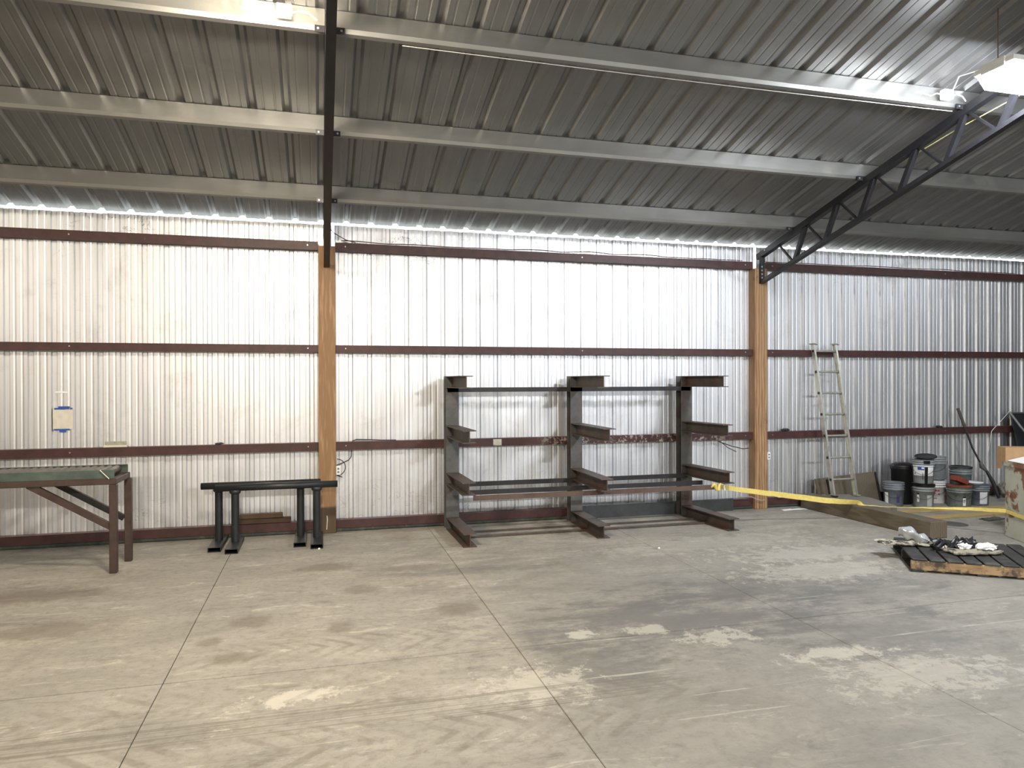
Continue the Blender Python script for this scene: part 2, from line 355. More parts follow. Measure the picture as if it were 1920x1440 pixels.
# yard outside, seen only through the eave gap
yard = MB()
for a in ((-60, 80, D+.16, 60), (-60, 80, -60, -D-.6), (-60, X0-.6, -D-.6, D+.16), (X1+.6, 80, -D-.6, D+.16)): yard.box(*a, -.2, -.08)
yd = yard.build('ground', M['ground']); yd['kind'] = 'structure'
# ------------------------------------------------------------ corrugated sheets
WP, WX = .2292, -1.705
def wall_profile(x0, x1):
    """(x, outward offset) between x0 and x1: pans with a broad major rib and two small ribs per pitch"""
    base = [(-.031,0),(-.019,.019),(.019,.019),(.031,0),(.064,0),(.074,.0025),(.084,.0025),(.094,0),(.134,0),(.144,.0025),(.154,.0025),(.164,0)]
    k0 = math.floor((x0-WX)/WP)-1; pts = []
    for k in range(k0, k0+int((x1-x0)/WP)+4):
        pts += [(WX+k*WP+a, b) for a, b in base]
    def at(x):
        for (a, b), (c, d) in zip(pts, pts[1:]):
            if a <= x <= c: return b+(d-b)*(x-a)/max(1e-9, c-a)
        return 0
    return [(x0, at(x0))] + [p for p in pts if x0+1e-4 < p[0] < x1-1e-4] + [(x1, at(x1))]
RP, RX = .3000, -.286
def roof_profile(x0, x1):
    base = [(-.044,0),(-.018,.032),(.018,.032),(.044,0),(.088,0),(.094,.0035),(.104,.0035),(.110,0),(.190,0),(.196,.0035),(.206,.0035),(.212,0)]
    k0 = math.floor((x0-RX)/RP)-1; pts = []
    for k in range(k0, k0+int((x1-x0)/RP)+4): pts += [(RX+k*RP+a, b) for a, b in base]
    def at(x):
        for (a, b), (c, d) in zip(pts, pts[1:]):
            if a <= x <= c: return b+(d-b)*(x-a)/max(1e-9, c-a)
        return 0
    return [(x0, at(x0))] + [p for p in pts if x0+1e-4 < p[0] < x1-1e-4] + [(x1, at(x1))]
def strip(a, b, zz=2):
    """faces between polylines a and b"""
    n = len(a); mb = MB(); mb.add(a+b, [(i, i+1, n+i+1, n+i) for i in range(n-1)]); return mb
wall = struct('wall_back')
def wall_sheet(x0, x1, z0=.02, dy=0, parent=wall, sign=1, kind=None):
    p = wall_profile(x0, x1); zt = TOPW+random.uniform(-.004,.004)
    a = [(x, sign*(D+d+dy), z0) for x, d in p]; b = [(x, sign*(D+d+dy), zt) for x, d in p]
    return strip(a, b).build('panel', M['wall'], parent, kind=kind)
edges = [-4.155]
while edges[-1] < 12.0:
    e = edges[-1]+4*WP
    edges.append(e)
gaps = [(.135,.170), (5.990,6.030)]
cells = []
for a, b in zip(edges, edges[1:]):
    seg = [(a, b)]
    for g0, g1 in gaps:
        new = []
        for s0, s1 in seg:
            if s0 < g0 < s1 or s0 < g1 < s1: new += [(s0, g0), (g1, s1)]
            else: new.append((s0, s1))
        seg = [(u, v) for u, v in new if v-u > .03]
    cells += seg
for i, (a, b) in enumerate(cells): wall_sheet(a, b+.014 if (b, ) not in [(g[0],) for g in gaps] else b, dy=(i % 2)*.0012)
wall_sheet(X0, edges[0], kind='stuff'); wall_sheet(edges[-1], X1, kind='stuff')
# girts (red primer channels) between the posts
GZ = [(3.445, .10), (2.213, .088), (1.036, .10)]
POSTX = [-12.1, -6.02, .077, 6.012, 11.95, 17.9, 23.9]
PROF = lambda h: [(0,-h/2),(.1,-h/2),(.1,-h/2+.006),(.006,-h/2+.006),(.006,h/2-.006),(.1,h/2-.006),(.1,h/2),(0,h/2)]
bolts = []
for z, h in GZ:
    for a, b in zip(POSTX, POSTX[1:]):
        mb = MB()
        # channel with its web towards the room (y = D-.1), flanges to the sheets
        mb.extrude([(-u, v) for u, v in PROF(h)], (a+.101, D-.1, z), (b-.101, D-.1, z))
        g = mb.build('girt', M['girt'], wall)
        for bx in (a+.22, (a+b)/2+.3, b-.22):
            MB().tube([(bx, D-.1, z+.004), (bx, D-.106, z+.004)], .008, 8).build('screw', M['bolt'], g)
for a, b in zip(POSTX, POSTX[1:]):
    MB().extrude([(-u, v) for u, v in PROF(.10)], (a+.101, D-.1, .095), (b-.101, D-.1, .095)).build('girt', M['girt'], wall)
    MB().cbox(a+.101, b-.101, D-.088, D-.045, .001, .043, .004).build('skirt_board', M['skirt'], wall)
    MB().cbox(a+.101, b-.101, D-.098, D-.088, .012, .040, .002).build('skirt_board', M['skirt'], wall)
# other walls of the hall
for nm in ('wall_front', 'wall_left', 'wall_right'):
    if nm == 'wall_front':
        p = wall_profile(X0, X1); mb = strip([(x, -(D+d), 0) for x, d in p], [(x, -(D+d), TOPW) for x, d in p])
    else:
        xx = X0 if nm == 'wall_left' else X1; sg = -1 if nm == 'wall_left' else 1
        p = wall_profile(-D, D); mb = strip([(xx+sg*d, y, 0) for y, d in p], [(xx+sg*d, y, roofz(y)-.01) for y, d in p])
    mb.build(nm, M['dull'])['kind'] = 'structure'
# ------------------------------------------------------------ roof
ceil = struct('ceiling')
def roof_sheet(x0, x1, side=1, kind=None, dz=0):
    p = roof_profile(x0, x1); nrm = Vector((0, .2425*side, .9701)); a = []; b = []
    ye = 9.005
    for x, d in p:
        e0 = Vector((x, side*ye, roofz(ye)))+nrm*(d+dz); e1 = Vector((x, 0, roofz(0)+d*1.03+dz)); a.append(tuple(e0)); b.append(tuple(e1))
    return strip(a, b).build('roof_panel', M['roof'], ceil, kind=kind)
rx = RX-13*RP-.03; k = 0
r0 = rx
while rx < 11.9:
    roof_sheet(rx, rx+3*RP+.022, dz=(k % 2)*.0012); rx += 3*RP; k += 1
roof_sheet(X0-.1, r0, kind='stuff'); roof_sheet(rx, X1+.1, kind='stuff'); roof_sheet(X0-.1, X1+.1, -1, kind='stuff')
# purlins: C sections hung square to the slope; bottom corner folded
PY = [8.12, 6.86, 5.55, 4.27, 2.99, 1.70, .42]
def purlin(y, side=1):
    n = Vector((0, .2425*side, .9701)); t = Vector((0, .9701*side, -.2425))
    d = .178; base = Vector((0, side*y, roofz(y)-.004))
    # web facing the room side, bottom flange turned towards the wall with a return lip, slightly splayed lower corner
    P = [(0,0),(0,-d+.026),(.022,-d),(.060,-d),(.060,-d+.020),(.057,-d+.020),(.057,-d+.003),(.0235,-d+.003),(.003,-d+.027),(.003,-.003),(.055,-.003),(.055,0)]
    vs = []
    for x in (X0+.05, X1-.05): vs += [Vector((x,0,0))+base+t*a+n*b for a, b in P]
    m = len(P)
    return MB().add(vs, [(i, (i+1) % m, m+(i+1) % m, m+i) for i in range(m)]).build('purlin', M['purlin'], ceil)
for y in PY:
    purlin(y); purlin(y, -1)
# ------------------------------------------------------------ posts
def post(x, label, mat, h=3.43):
    o = MB().cbox(x-.1, x+.1, D-.155, D-.004, 0, h, .006).build('wooden_post', mat); tag(o, label, 'post'); return o
post(POSTX[2], 'squared wooden post at the left end of the black pipe stands, dark at its foot', M['postL'], 3.44)
post(POSTX[3], 'squared wooden post between the steel rack and the ladder', M['post'], 3.40)
# ------------------------------------------------------------ trusses
def truss(x, label):
    T = thing('roof_truss', label, 'truss', (x, D-.16, 3.2))
    a = lambda y, off: (x, y, roofz(y, off))
    ang = lambda w, h: [(-w/2,-h/2),(w/2,-h/2),(w/2,-h/2+.008),(-w/2+.008,-h/2+.008),(-w/2+.008,h/2),(-w/2,h/2)]
    box = lambda w, h: [(-w/2,-h/2),(w/2,-h/2),(w/2,h/2),(-w/2,h/2)]
    for s in (1, -1):
        yy = lambda v: v*s
        MB().extrude(box(.075,.078), a(yy(8.86), .232), a(yy(0), .232)).build('top_chord', M['black'], T)
        MB().extrude(box(.070,.045), a(yy(8.775), .615), a(yy(0), .615)).build('bottom_chord', M['black'], T)
        MB().box(x-.035, x+.035, *sorted((yy(8.765), yy(8.79))), roofz(8.78, .635), roofz(8.78, .19)).build('end_plate', M['black'], T)
        if s == 1:
            for q in range(4): MB().tube([(x-.012, 8.765, 3.26+q*.052), (x-.012, 8.756, 3.26+q*.052)], .011, 8).build('bolt', M['bolt'], T)
            MB().tube([(x-.036, 8.66, 3.63), (x-.042, 8.66, 3.63)], .012, 8).build('bolt', M['bolt'], T)
        top = [8.42-.585*i for i in range(15)]; bot = [8.08-.585*i for i in range(14)]
        for i, yt in enumerate(top):
            if yt < .15: break
            if i < len(bot):
                MB().bar(a(yy(yt-.03), .26), a(yy(bot[i]+.02), .60), .022, .024, (1,0,0)).build('web_rod', M['black'], T)
            if i > 0:
                MB().bar(a(yy(yt+.01), .26), a(yy(bot[i-1]-.03), .60), .05, .05, (1,0,0)).build('web_bar', M['black'], T)
        if s == 1:
            for y in PY[:4]:
                z = roofz(y, .196)
                m = MB().bar((x-.11, y-.055, z+.014), (x+.11, y-.055, z+.014), .006, .05)
                m.build('purlin_clip', M['black'], T)
                for q in (-.085, .085): MB().tube([(x+q, y-.058, z+.014), (x+q, y-.064, z+.014)], .009, 8).build('clip_bolt', M['bolt'], T)
    return T
truss(POSTX[2], 'black steel roof truss over the left wooden post, seen edge-on')
truss(POSTX[3], 'black steel lattice roof truss over the right wooden post')
# ------------------------------------------------------------ hanging lamps
def lamp(x, y, c, p, label):
    z = 4.33; T = thing('hanging_lamp', label, 'lamp', (x, y, z), 'hanging high-bay lamps')
    w, d = .31, .18
    MB().box(x-w, x+w, y-d, y+d, z+.03, z+.075).build('housing', M['whitepl'], T, bevel=.006)
    mb = MB()   # drop lens: tapered prism
    vs = [(x-w+.02,y-d+.01,z+.03),(x+w-.02,y-d+.01,z+.03),(x+w-.02,y+d-.01,z+.03),(x-w+.02,y+d-.01,z+.03),
          (x-w+.06,y-d+.05,z-.09),(x+w-.06,y-d+.05,z-.09),(x+w-.06,y+d-.05,z-.09),(x-w+.06,y+d-.05,z-.09)]
    mb.add(vs, [(0,4,5,1),(1,5,6,2),(2,6,7,3),(3,7,4,0),(4,7,6,5)])
    mb.build('lens', mat_emit('lamp_glow', c, LAMP*p), T)
    for sx in (-1, 1):
        MB().tube([(x+sx*(w-.05), y, z+.075), (x+sx*(w-.05), y, roofz(y)-.005)], .0035, 6).build('hanger_wire', M['wire'], T)
        MB().box(x+sx*w-.012, x+sx*w+.012, y-d*.6, y+d*.6, z+.01, z+.09).build('end_cap', M['whitepl'], T, bevel=.004)
    return T
for i, (x, y, c, p) in enumerate(LAMPS):
    lamp(x, y, c, p, 'glaring white lamp hung by wires beside the right roof truss' if i == 1 else 'hanging high-bay lamp under the roof, outside the photograph')
# junction boxes on the third purlin with cables
for x, lab in ((-.245, 'beige junction box on the highest visible purlin beside the left truss'), (5.74, 'beige junction box on the highest visible purlin beside the bright lamp')):
    zb = roofz(5.49, .16); T = thing('junction_box', lab, 'electrical box', (x, 5.47, zb), 'junction boxes on the purlin')
    MB().cbox(x-.055, x+.055, 5.425, 5.485, zb-.005, zb+.085, .006).build('box_body', M['paper'], T)
    MB().cbox(x-.048, x+.048, 5.419, 5.425, zb+.003, zb+.077, .002).build('cover', M['paper'], T)
    MB().tube([(x-.055, 5.45, zb+.03), (x-.13, 5.44, zb+.035), (x-.2, 5.44, zb+.005), (x-.3, 5.44, zb+.02)], .006, 8).build('cable', M['wirew'], T)
    MB().tube([(x+.055, 5.45, zb+.03), (x+.1, 5.44, zb+.05), (x+.17, 5.44, zb+.035), (x+.23, 5.46, zb+.005)], .006, 8).build('cable', M['wirew'], T)
x = 5.42
tag(MB().tube([(5.79, 5.44, roofz(5.49,.16)+.07), (5.72, 5.3, 4.63), (5.66, 5.05, 4.57), (5.62, 4.85, 4.46), (5.60, 4.74, 4.42)], .006, 8).build('lamp_cable', M['wirew']), 'pale cable from junction box to the bright lamp', 'cable')
# thin wire strung under the third purlin
tag(MB().tube([(.62+(5.9-.62)*i/16, 5.545-.02*math.sin(math.pi*i/16), roofz(5.55,.195)-.018-.02*math.sin(math.pi*i/16)) for i in range(17)], .0035, 6).build('strung_wire', M['wirew']), 'thin pale wire strung just under the highest visible purlin', 'wire')
tag(MB().tube([(6.1, 6.83, roofz(6.83,.2)), (6.06, 6.3, 4.17), (6.04, 5.6, 4.28), (6.05, 5.0, 4.36), (6.05, 4.2, 4.66)], .005, 6).build('yellow_cable', M['wirey']), 'thin yellow cable running along the right truss', 'cable')
# ------------------------------------------------------------ cantilever rack
rack = thing('cantilever_rack', 'rusty steel cantilever rack of three columns standing against the metal wall', 'rack', (3.16, 8.3, 0))
def ibeam(mb, p, q, w, h, tf=.010, tw=.008, up=(0,0,1)):
    a, b = w/2, h/2
    prof = [(-a,-b),(a,-b),(a,-b+tf),(tw/2,-b+tf),(tw/2,b-tf),(a,b-tf),(a,b),(-a,b),(-a,b-tf),(-tw/2,b-tf),(-tw/2,-b+tf),(-a,-b+tf)]
    p, q = Vector(p), Vector(q); d = (q-p).normalized(); r = d.cross(Vector(up)).normalized(); u = r.cross(d); n = 12
    vs = [e+r*x+u*y for e in (p, q) for x, y in prof]
    fs = [(i, (i+1) % n, n+(i+1) % n, n+i) for i in range(n)]
    for o, fl in ((0, 1), (n, -1)):
        for f in ((0,1,2,11),(11,2,3,10),(10,3,4,9),(9,4,5,8),(8,5,6,7)): fs.append(tuple(o+i for i in (f if fl < 0 else f[::-1])))
    return mb.add(vs, fs)
CF = 8.62   # column front face
COLS = [(1.560, [(1.575,7.62),(1.575,7.68),(1.575,7.64),(1.575,7.81)]),
        (3.175, [(3.150,7.64),(3.150,7.54),(3.150,7.47),(3.150,7.64)]),
        (4.745, [(4.817,7.60),(4.817,7.70),(4.817,7.73),(4.817,7.83)])]
LV = [.0745, .628, 1.206, 1.808]
for cx, tips in COLS:
    MB and ibeam(MB(), (0,0,0), (0,0,1), .1, .1)
    mb = ibeam(MB(), (cx, CF+.075, .0), (cx, CF+.075, 1.880), .158, .15, up=(0,1,0)); mb.build('column', M['ibeam'], rack)
    for j, (tx, ty) in enumerate(tips):
        z = LV[j]; h = .149 if j == 0 else .142
        mb = ibeam(MB(), (cx, CF-.001, z), (tx, ty, z), .150, h)
        ar = mb.build('base_arm' if j == 0 else 'arm', M['arm'], rack)
# rails
MB().extrude([(-.02,-.028),(.02,-.028),(.02,.028),(-.02,.028)], (1.50, CF+.02, 1.712), (4.80, CF+.02, 1.712)).build('top_rail', M['bar_dark'], rack)
for y, mat, x0_, x1_, z in ((8.585, 'bar_dark', 1.60, 4.74, .552), (8.24, 'bar_dark', 1.60, 4.76, .502), (7.77, 'bar_rust', 1.64, 4.70, .514)):  # rear two coloured dark: shade under the arms put into their colour
    MB().extrude([(-.008,-.028),(.008,-.028),(.008,.028),(-.008,.028)], (x0_, y, z), (x1_, y, z)).build('rail', M[mat], rack)
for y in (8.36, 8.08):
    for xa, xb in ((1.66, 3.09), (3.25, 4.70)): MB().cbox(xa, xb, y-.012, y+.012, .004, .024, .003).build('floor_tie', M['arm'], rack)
# grey channel lying behind the base arms
pl = MB(); pl.extrude([(0,0),(.008,0),(.008,.16),(.045,.16),(.045,.168),(0,.168)], (5.56, 8.795, .002), (3.30, 8.795, .002))
tag(pl.build('steel_channel', M['plate']), 'dark grey steel channel lying on edge behind the rack feet', 'steel beam')
# ------------------------------------------------------------ pipe stands
def pipe_stand(x0, x1, lx, y, label, zt=.68):
    T = thing('pipe_stand', label, 'stand', ((x0+x1)/2, y, 0), 'black pipe stands')
    r = .038
    mb = MB()
    n = 18; ring = lambda x, rr: [(x, y+rr*math.cos(2*math.pi*k/n), zt-r+rr*math.sin(2*math.pi*k/n)) for k in range(n)]
    vs = ring(x0, r)+ring(x1, r)+ring(x1, r-.006)+ring(x0, r-.006)
    fs = [(i*n+k, i*n+(k+1) % n, ((i+1) % 4)*n+(k+1) % n, ((i+1) % 4)*n+k) for i in range(4) for k in range(n)]
    mb.add(vs, fs, True); mb.build('top_pipe', M['black2'], T)
    for lxx in lx:
        MB().tube([(lxx, y, .05), (lxx, y, zt-r*1.6)], .042, 18).build('leg', M['black2'], T)
        MB().lathe([(.042,0),(.06,-.01),(.06,-.035),(.046,-.05)], 18, (lxx, y, zt-r*1.5)).build('saddle', M['black2'], T)
        fw, fl = .066, .38; y0, y1 = y-fl, y+.29; th = .006
        prof = [(-fw,0),(fw,0),(fw,.052),(-fw,.052)]; inn = [(-fw+th,th),(fw-th,th),(fw-th,.052-th),(-fw+th,.052-th)]
        vs = []
        for yy in (y0, y1): vs += [(lxx+a, yy, b) for a, b in prof]
        for yy in (y0, y1): vs += [(lxx+a, yy, b) for a, b in inn]
        fs = []
        for i in range(4):
            j = (i+1) % 4
            fs += [(i, j, 4+j, 4+i), (8+j, 8+i, 12+i, 12+j), (i, 8+i, 8+j, j), (4+i, 4+j, 12+j, 12+i)]
        MB().add(vs, fs).build('foot', M['black2'], T)
    return T
pipe_stand(-1.285, 0.0, (-1.10, -.225), 8.53, 'black pipe stand nearer the wall, just behind its twin', .695)
pipe_stand(-1.12, .185, (-.915, -.045), 8.40, 'black pipe stand in front of its twin, in front of the left post', .685)
# short timbers lying on the skirt girt
tag(MB().cbox(-.92, -.44, 8.860, 8.935, .207, .262, .006).build('wood_offcut', mat_wood('rough_offcut', (.10,.05,.03), (.17,.10,.05), (.07,.05,.03), 'X')), 'short rough wood offcut, upper of two on the bottom girt behind the pipe stands', 'wood', )
tag(MB().cbox(-.96, -.345, 8.855, 8.94, .1465, .206, .006).build('wood_block', mat_wood('dark_block_wood', (.07,.035,.02), (.12,.065,.035), (.05,.035,.025), 'X', False)), 'longer dark wood block, lower of two on the bottom girt behind the pipe stands', 'wood')
# ------------------------------------------------------------ roller table, left
T = thing('roller_table', 'brown tube-legged roller conveyor table with green side channels, cut by the left edge', 'table', (-2.7, 7.76, 0))
ty0, ty1, tx1, tx0 = 7.505, 7.965, -1.875, -3.75; tw = .066
def sq(mb, x, y, z0, z1, w=tw): return mb.cbox(x, x+w, y, y+w, z0, z1, .006)
for x, y in ((tx1-tw, ty0), (tx1-tw+.02, ty1), (tx0, ty0), (tx0, ty1)):
    sq(MB(), x, y, 0, .845).build('leg', M['table'], T)
for y in (ty0, ty1): MB().cbox(tx0, tx1, y, y+.06, .845, .903, .005).build('frame_rail', M['table'], T)
for x in (tx0, tx1-.06): MB().cbox(x, x+.058, ty0+.06, ty1, .846, .902, .005).build('end_rail', M['table'], T)
for y, mt in ((ty0+.008, M['table']), (ty1+.008, M['bar_dark'])):
    MB().bar((-1.93, y+.030, .44), (-2.62, y+.030, .862), .060, .040, (0,1,0)).build('brace', mt, T)
    MB().bar((tx0+.05, y+.030, .44), (tx0+.75, y+.030, .862), .060, .040, (0,1,0)).build('brace', mt, T)
ch = lambda s: [(0,0),(s*.035,0),(s*.035,.006),(s*.006,.006),(s*.006,.074),(s*.035,.074),(s*.035,.08),(0,.08)]
MB().extrude(ch(-1), (tx0, ty0+.012, .904), (tx1-.02, ty0+.012, .904)).build('side_channel', M['green'], T)
MB().extrude(ch(1), (tx0, ty1+.05, .904), (tx1-.02, ty1+.05, .904)).build('side_channel', M['green'], T)
nr = 27
for i in range(nr):
    x = tx0+.06+i*(tx1-tx0-.17)/(nr-1)
    MB().tube([(x, ty0+.022, .944), (x, ty1+.04, .944)], .037, 16).build('roller', M['roller'], T)
MB().tube([(tx1-.14, ty0+.0, .985), (tx1-.06, ty0-.006, .90)], .006, 6).build('release_lever', M['alu'], T)
# ------------------------------------------------------------ ladder
L = thing('extension_ladder', 'aluminium ladder section leaning on the metal wall right of the post', 'ladder', (7.05, 8.4, .2))
def lad(x, t): return Vector((x+(.02*(1-t)), 8.40+(8.80-8.40)*t, .205+(2.335-.205)*t))
for x in (6.865, 7.235):
    p, q = lad(x, 0), lad(x, 1); s = 1 if x < 7 else -1
    MB().extrude([(-.014*s,-.034),(.014*s,-.034),(.014*s,-.028),(-.008*s,-.028),(-.008*s,.028),(.014*s,.028),(.014*s,.034),(-.014*s,.034)][::s], p, q, up=(0,-1,0)).build('side_rail', M['alu'], L)
    MB().bar(q+Vector((-.03,-.01,.01)), q+Vector((.045,.02,.0)), .09, .012).build('end_guard', M['alu'], L)
    MB().bar(p+Vector((-.03,-.02,.003)), p+Vector((.03,-.02,.003)), .08, .016).build('foot', M['blackpl'] if x < 7 else M['alu'], L)
for i in range(7):
    t = (.43-.205+.3015*i)/(2.335-.205)
    MB().tube([lad(6.862, t), lad(7.24, t)], .015, 10).build('rung', M['alu'], L)
    a = lad(6.852, t)
    MB().tube([a+Vector((-.006,-.004,0)), a+Vector((.004,-.004,0))], .02, 10).build('rung_end', M['bar_dark'], L)
# ------------------------------------------------------------ timbers on the floor
def quad_prism(pts, z0, z1, name, mat, b=.008):
    n = len(pts); mb = MB().add([(x,y,z0) for x,y in pts]+[(x,y,z1) for x,y in pts], [tuple(range(n-1,-1,-1)), tuple(range(n,2*n))]+[(i,(i+1)%n,n+(i+1)%n,n+i) for i in range(n)])
    return mb.build(name, mat, bevel=b)
tag(quad_prism([(6.730,6.61),(6.955,6.60),(6.845,8.76),(6.625,8.76)], 0, .197, 'floor_timber', M['timber'], .01), 'long heavy brown timber lying on the floor away from the wall', 'timber')
tag(quad_prism([(6.945,7.45),(7.22,7.62),(7.36,8.20),(7.34,8.58),(6.87,8.66)], 0, .190, 'grey_timber_pad', M['timber2'], .008), 'grey weathered timber pad behind the long timber, under the ladder feet', 'timber')
# dark board trough leaning on the wall behind the ladder
T = thing('leaning_board', 'dark brown board leaning on the wall behind the ladder foot', 'board', (7.45, 8.72, 0))
mb = MB(); mb.add([(6.92,8.70,.0),(7.98,8.70,.0),(7.98,8.82,.46),(6.92,8.82,.385),(6.92,8.72,.0),(7.98,8.72,.0),(7.98,8.84,.46),(6.92,8.84,.385)], [(0,1,2,3),(7,6,5,4),(0,4,5,1),(3,2,6,7),(0,3,7,4),(1,5,6,2)])
mb.build('board_face', M['timber'], T)
mb = MB().bar((7.95,8.70,.02), (7.95,8.815,.45), .05, .02, (1,0,0)); mb.build('cleat', M['bar_dark'], T)
mb = MB().bar((7.1,8.685,.03), (7.1,8.79,.38), .04, .02, (1,0,0)); mb.build('cleat', M['bar_dark'], T)
MB().cbox(7.30, 7.80, 8.60, 8.685, .0, .08, .005).build('ledge', mat_wood('red_brown_ledge', (.09,.035,.02), (.13,.055,.03), (.07,.04,.025), 'X', False), T)
# yellow planks
for (x0_, x1_, y0_, y1_, rot, lab) in ((7.48, 9.75, 7.93, 8.07, -.055, 'fresh yellow plank lying on the floor nearest the pails'), (7.50, 9.45, 7.52, 7.68, .0, 'fresh yellow plank lying on the floor in front of the other, towards the pallet')):
    o = MB().cbox(x0_, x1_, y0_, y1_, 0, .022, .003); c = Vector(((x0_+x1_)/2, (y0_+y1_)/2, 0)); m = Matrix.Rotation(rot, 3, 'Z'); o.v = [tuple(m@(Vector(v)-c)+c) for v in o.v]
    tag(o.build('plank', M['plank']), lab, 'plank', 'yellow planks on the floor')
# ------------------------------------------------------------ pails
def pail(name, mat, label, loc, rz=0, lid=None, h=.340, rt=.140, rb=.124, bail=True, lab=None, group='five gallon pails by the wall'):
    T = thing(name, label, 'pail', loc, group, rz)
    prof = [(0,.004),(rb-.012,.004),(rb-.004,0),(rb,.008)]
    f = lambda z: rb+(rt-rb)*z/h
    prof += [(f(h*.70), h*.70), (f(h*.70)+.006, h*.705), (f(h*.72)+.006, h*.725), (f(h*.73), h*.73), (f(h*.80), h*.80), (f(h*.80)+.009, h*.805), (f(h*.82)+.009, h*.83), (f(h*.83), h*.835),
             (f(h*.90), h*.90), (f(h*.90)+.007, h*.905), (f(h*.92)+.007, h*.925), (f(h*.93), h*.93), (rt, h*.985), (rt+.005, h*.988), (rt+.005, h), (rt-.004, h), (rt-.005, h-.01), (rb-.006, .012), (0,.012)]
    MB().lathe(prof, 32).build('pail_body', mat, T, world=False)
    if lid:
        MB().lathe([(rt+.010, h-.022), (rt+.010, h+.004), (rt-.004, h+.008), (rt-.012, h-.002), (0, h-.002)], 32).build('lid', lid, T, world=False)
    if bail:
        pts = [(-rt-.006 if i in (0, 14) else 0, 0, 0) for i in range(15)]
        pts = []
        for i in range(15):
            a = math.pi*i/14; pts.append((-(rt+.012)*math.cos(a), -.02-(rt*.85+.03)*math.sin(a)*.55-.075*(1 if 0 < i < 14 else 0)*0, h*.80-.13*math.sin(a)))
        pts = [(-(rt+.012)*math.cos(math.pi*i/14), -(rt+.014)*math.sin(math.pi*i/14), h*.80-.14*math.sin(math.pi*i/14)) for i in range(15)]
        MB().tube(pts, .0028, 6).build('bail_handle', M['bar_dark'], T, world=False)
    return T
def patch(T, a0, a1, z0, z1, r0, r1, mat, name='sticker', n=6, off=.0015):
    """curved sticker on the pail: angles measured from -Y (towards the room)"""
    vs = []
    for z, r in ((z0, r0), (z1, r1)):
        for i in range(n+1):
            a = -math.pi/2+a0+(a1-a0)*i/n; vs.append(((r+off)*math.cos(a), (r+off)*math.sin(a), z))
    return MB().add(vs, [(i, i+1, n+2+i, n+1+i) for i in range(n)]).build(name, mat, T, world=False)
H = .340; RR = lambda z: .124+.016*z/H
def textcurve(T, s, size, a, z, mat, name='lettering', r=None, wide=1.0):
    """raised print: letters built as a thin mesh and bent round the pail"""
    cu = bpy.data.curves.new('t', 'FONT'); cu.body = s; cu.size = size; cu.align_x = 'CENTER'; cu.align_y = 'CENTER'; cu.offset = size*.03
    to = bpy.data.objects.new('t', cu); COL.objects.link(to)
    bpy.context.view_layer.update(); me = bpy.data.meshes.new_from_object(to.evaluated_get(bpy.context.evaluated_depsgraph_get()))
    bpy.data.objects.remove(to); rr = r or RR(z)
    for v in me.vertices:
        ang = -math.pi/2+a+v.co.x*wide/rr; zz = z+v.co.y; v.co = ((rr+.0035)*math.cos(ang), (rr+.0035)*math.sin(ang), zz)
    me.materials.clear(); me.materials.append(mat); o = bpy.data.objects.new(name, me); COL.objects.link(o); o.parent = T; return o
def warning(T, a, z0=.10, w=.12, h=.12):
    """white warning label with black header and black pictogram blot"""
    patch(T, a-w, a+w, z0, z0+h*.84, RR(z0), RR(z0+h*.84), M['whitepl'], 'warning_label')
    patch(T, a-w, a+w, z0+h*.84, z0+h, RR(z0+h*.84), RR(z0+h), M['blackpl'], 'label_header')
    for i in range(5):
        b = a+(-.05,0,.04,-.02,.03)[i]; zz = z0+h*(.35,.62,.45,.5,.3)[i]
        patch(T, b-.022, b+.022, zz, zz+.012, RR(zz), RR(zz+.012), M['blackpl'], 'pictogram', 2, .003)
tocam = lambda x, y: math.atan2(x, y)   # turn so that local -Y faces the camera position
def pp(x, y): return -math.atan2(x, y)
# left pail, blue grey
p = pail('pail', M['bluepl'], 'blue-grey pail with a ribbed rim and red-blue print, leftmost of the pails', (8.02, 8.53, 0), pp(8.02,8.53))
patch(p, -1.0, -.55, .03, .20, RR(.03), RR(.20), M['whitepl'], 'sticker'); patch(p, .30, .62, .06, .19, RR(.06), RR(.19), plain('dark_blue_print', (.06,.05,.13), .5), 'print_block')
patch(p, -1.2, 1.2, H*.735, H*.79, RR(H*.76)+.002, RR(H*.79)+.002, M['greypl'], 'pale_band', 16)
# front stack
a = pp(8.32,8.30)
p = pail('pail', M['greypl'], 'grey pail with a white warning label, bottom of the front stack', (8.32, 8.30, 0), a); warning(p, -.52, .09)
patch(p, .35, .95, .03, .19, RR(.03), RR(.19), plain('pale_grey_sticker', (.42,.44,.45), .5), 'sticker')
patch(p, -1.5, 1.5, .305, .346, RR(.305)+.007, RR(.346)+.007, M['paint'], 'paint_ring', 20)
p = pail('pail', M['greypl'], 'white-labelled pail with a blue logo block and black paint drip, top of the front stack', (8.32, 8.30, .347), a)
patch(p, -1.15, 1.1, .115, .262, RR(.115), RR(.262), M['whitepl'], 'wrap_label', 18)
patch(p, -.55, .10, .195, .25, RR(.195)+.001, RR(.25)+.001, plain('blue_logo', (.02,.09,.36), .45), 'blue_logo', 8)
patch(p, -.16, .06, .215, .235, RR(.215)+.0025, RR(.235)+.0025, M['white'], 'logo_lettering', 4)
patch(p, .12, .42, .0, .245, RR(0)+.003, RR(.245)+.003, M['paint'], 'paint_drip', 5); patch(p, .02, .60, .285, .33, RR(.285)+.007, RR(.33)+.008, M['paint'], 'paint_drip', 6)
patch(p, -.95, -.80, .135, .15, RR(.135)+.002, RR(.15)+.002, M['blackpl'], 'pictogram', 2)
patch(p, -.10, -.06, .06, .16, RR(.06)+.003, RR(.16)+.003, M['paint'], 'paint_drip', 2); patch(p, .02, .05, .07, .16, RR(.07)+.003, RR(.16)+.003, M['paint'], 'paint_drip', 2)
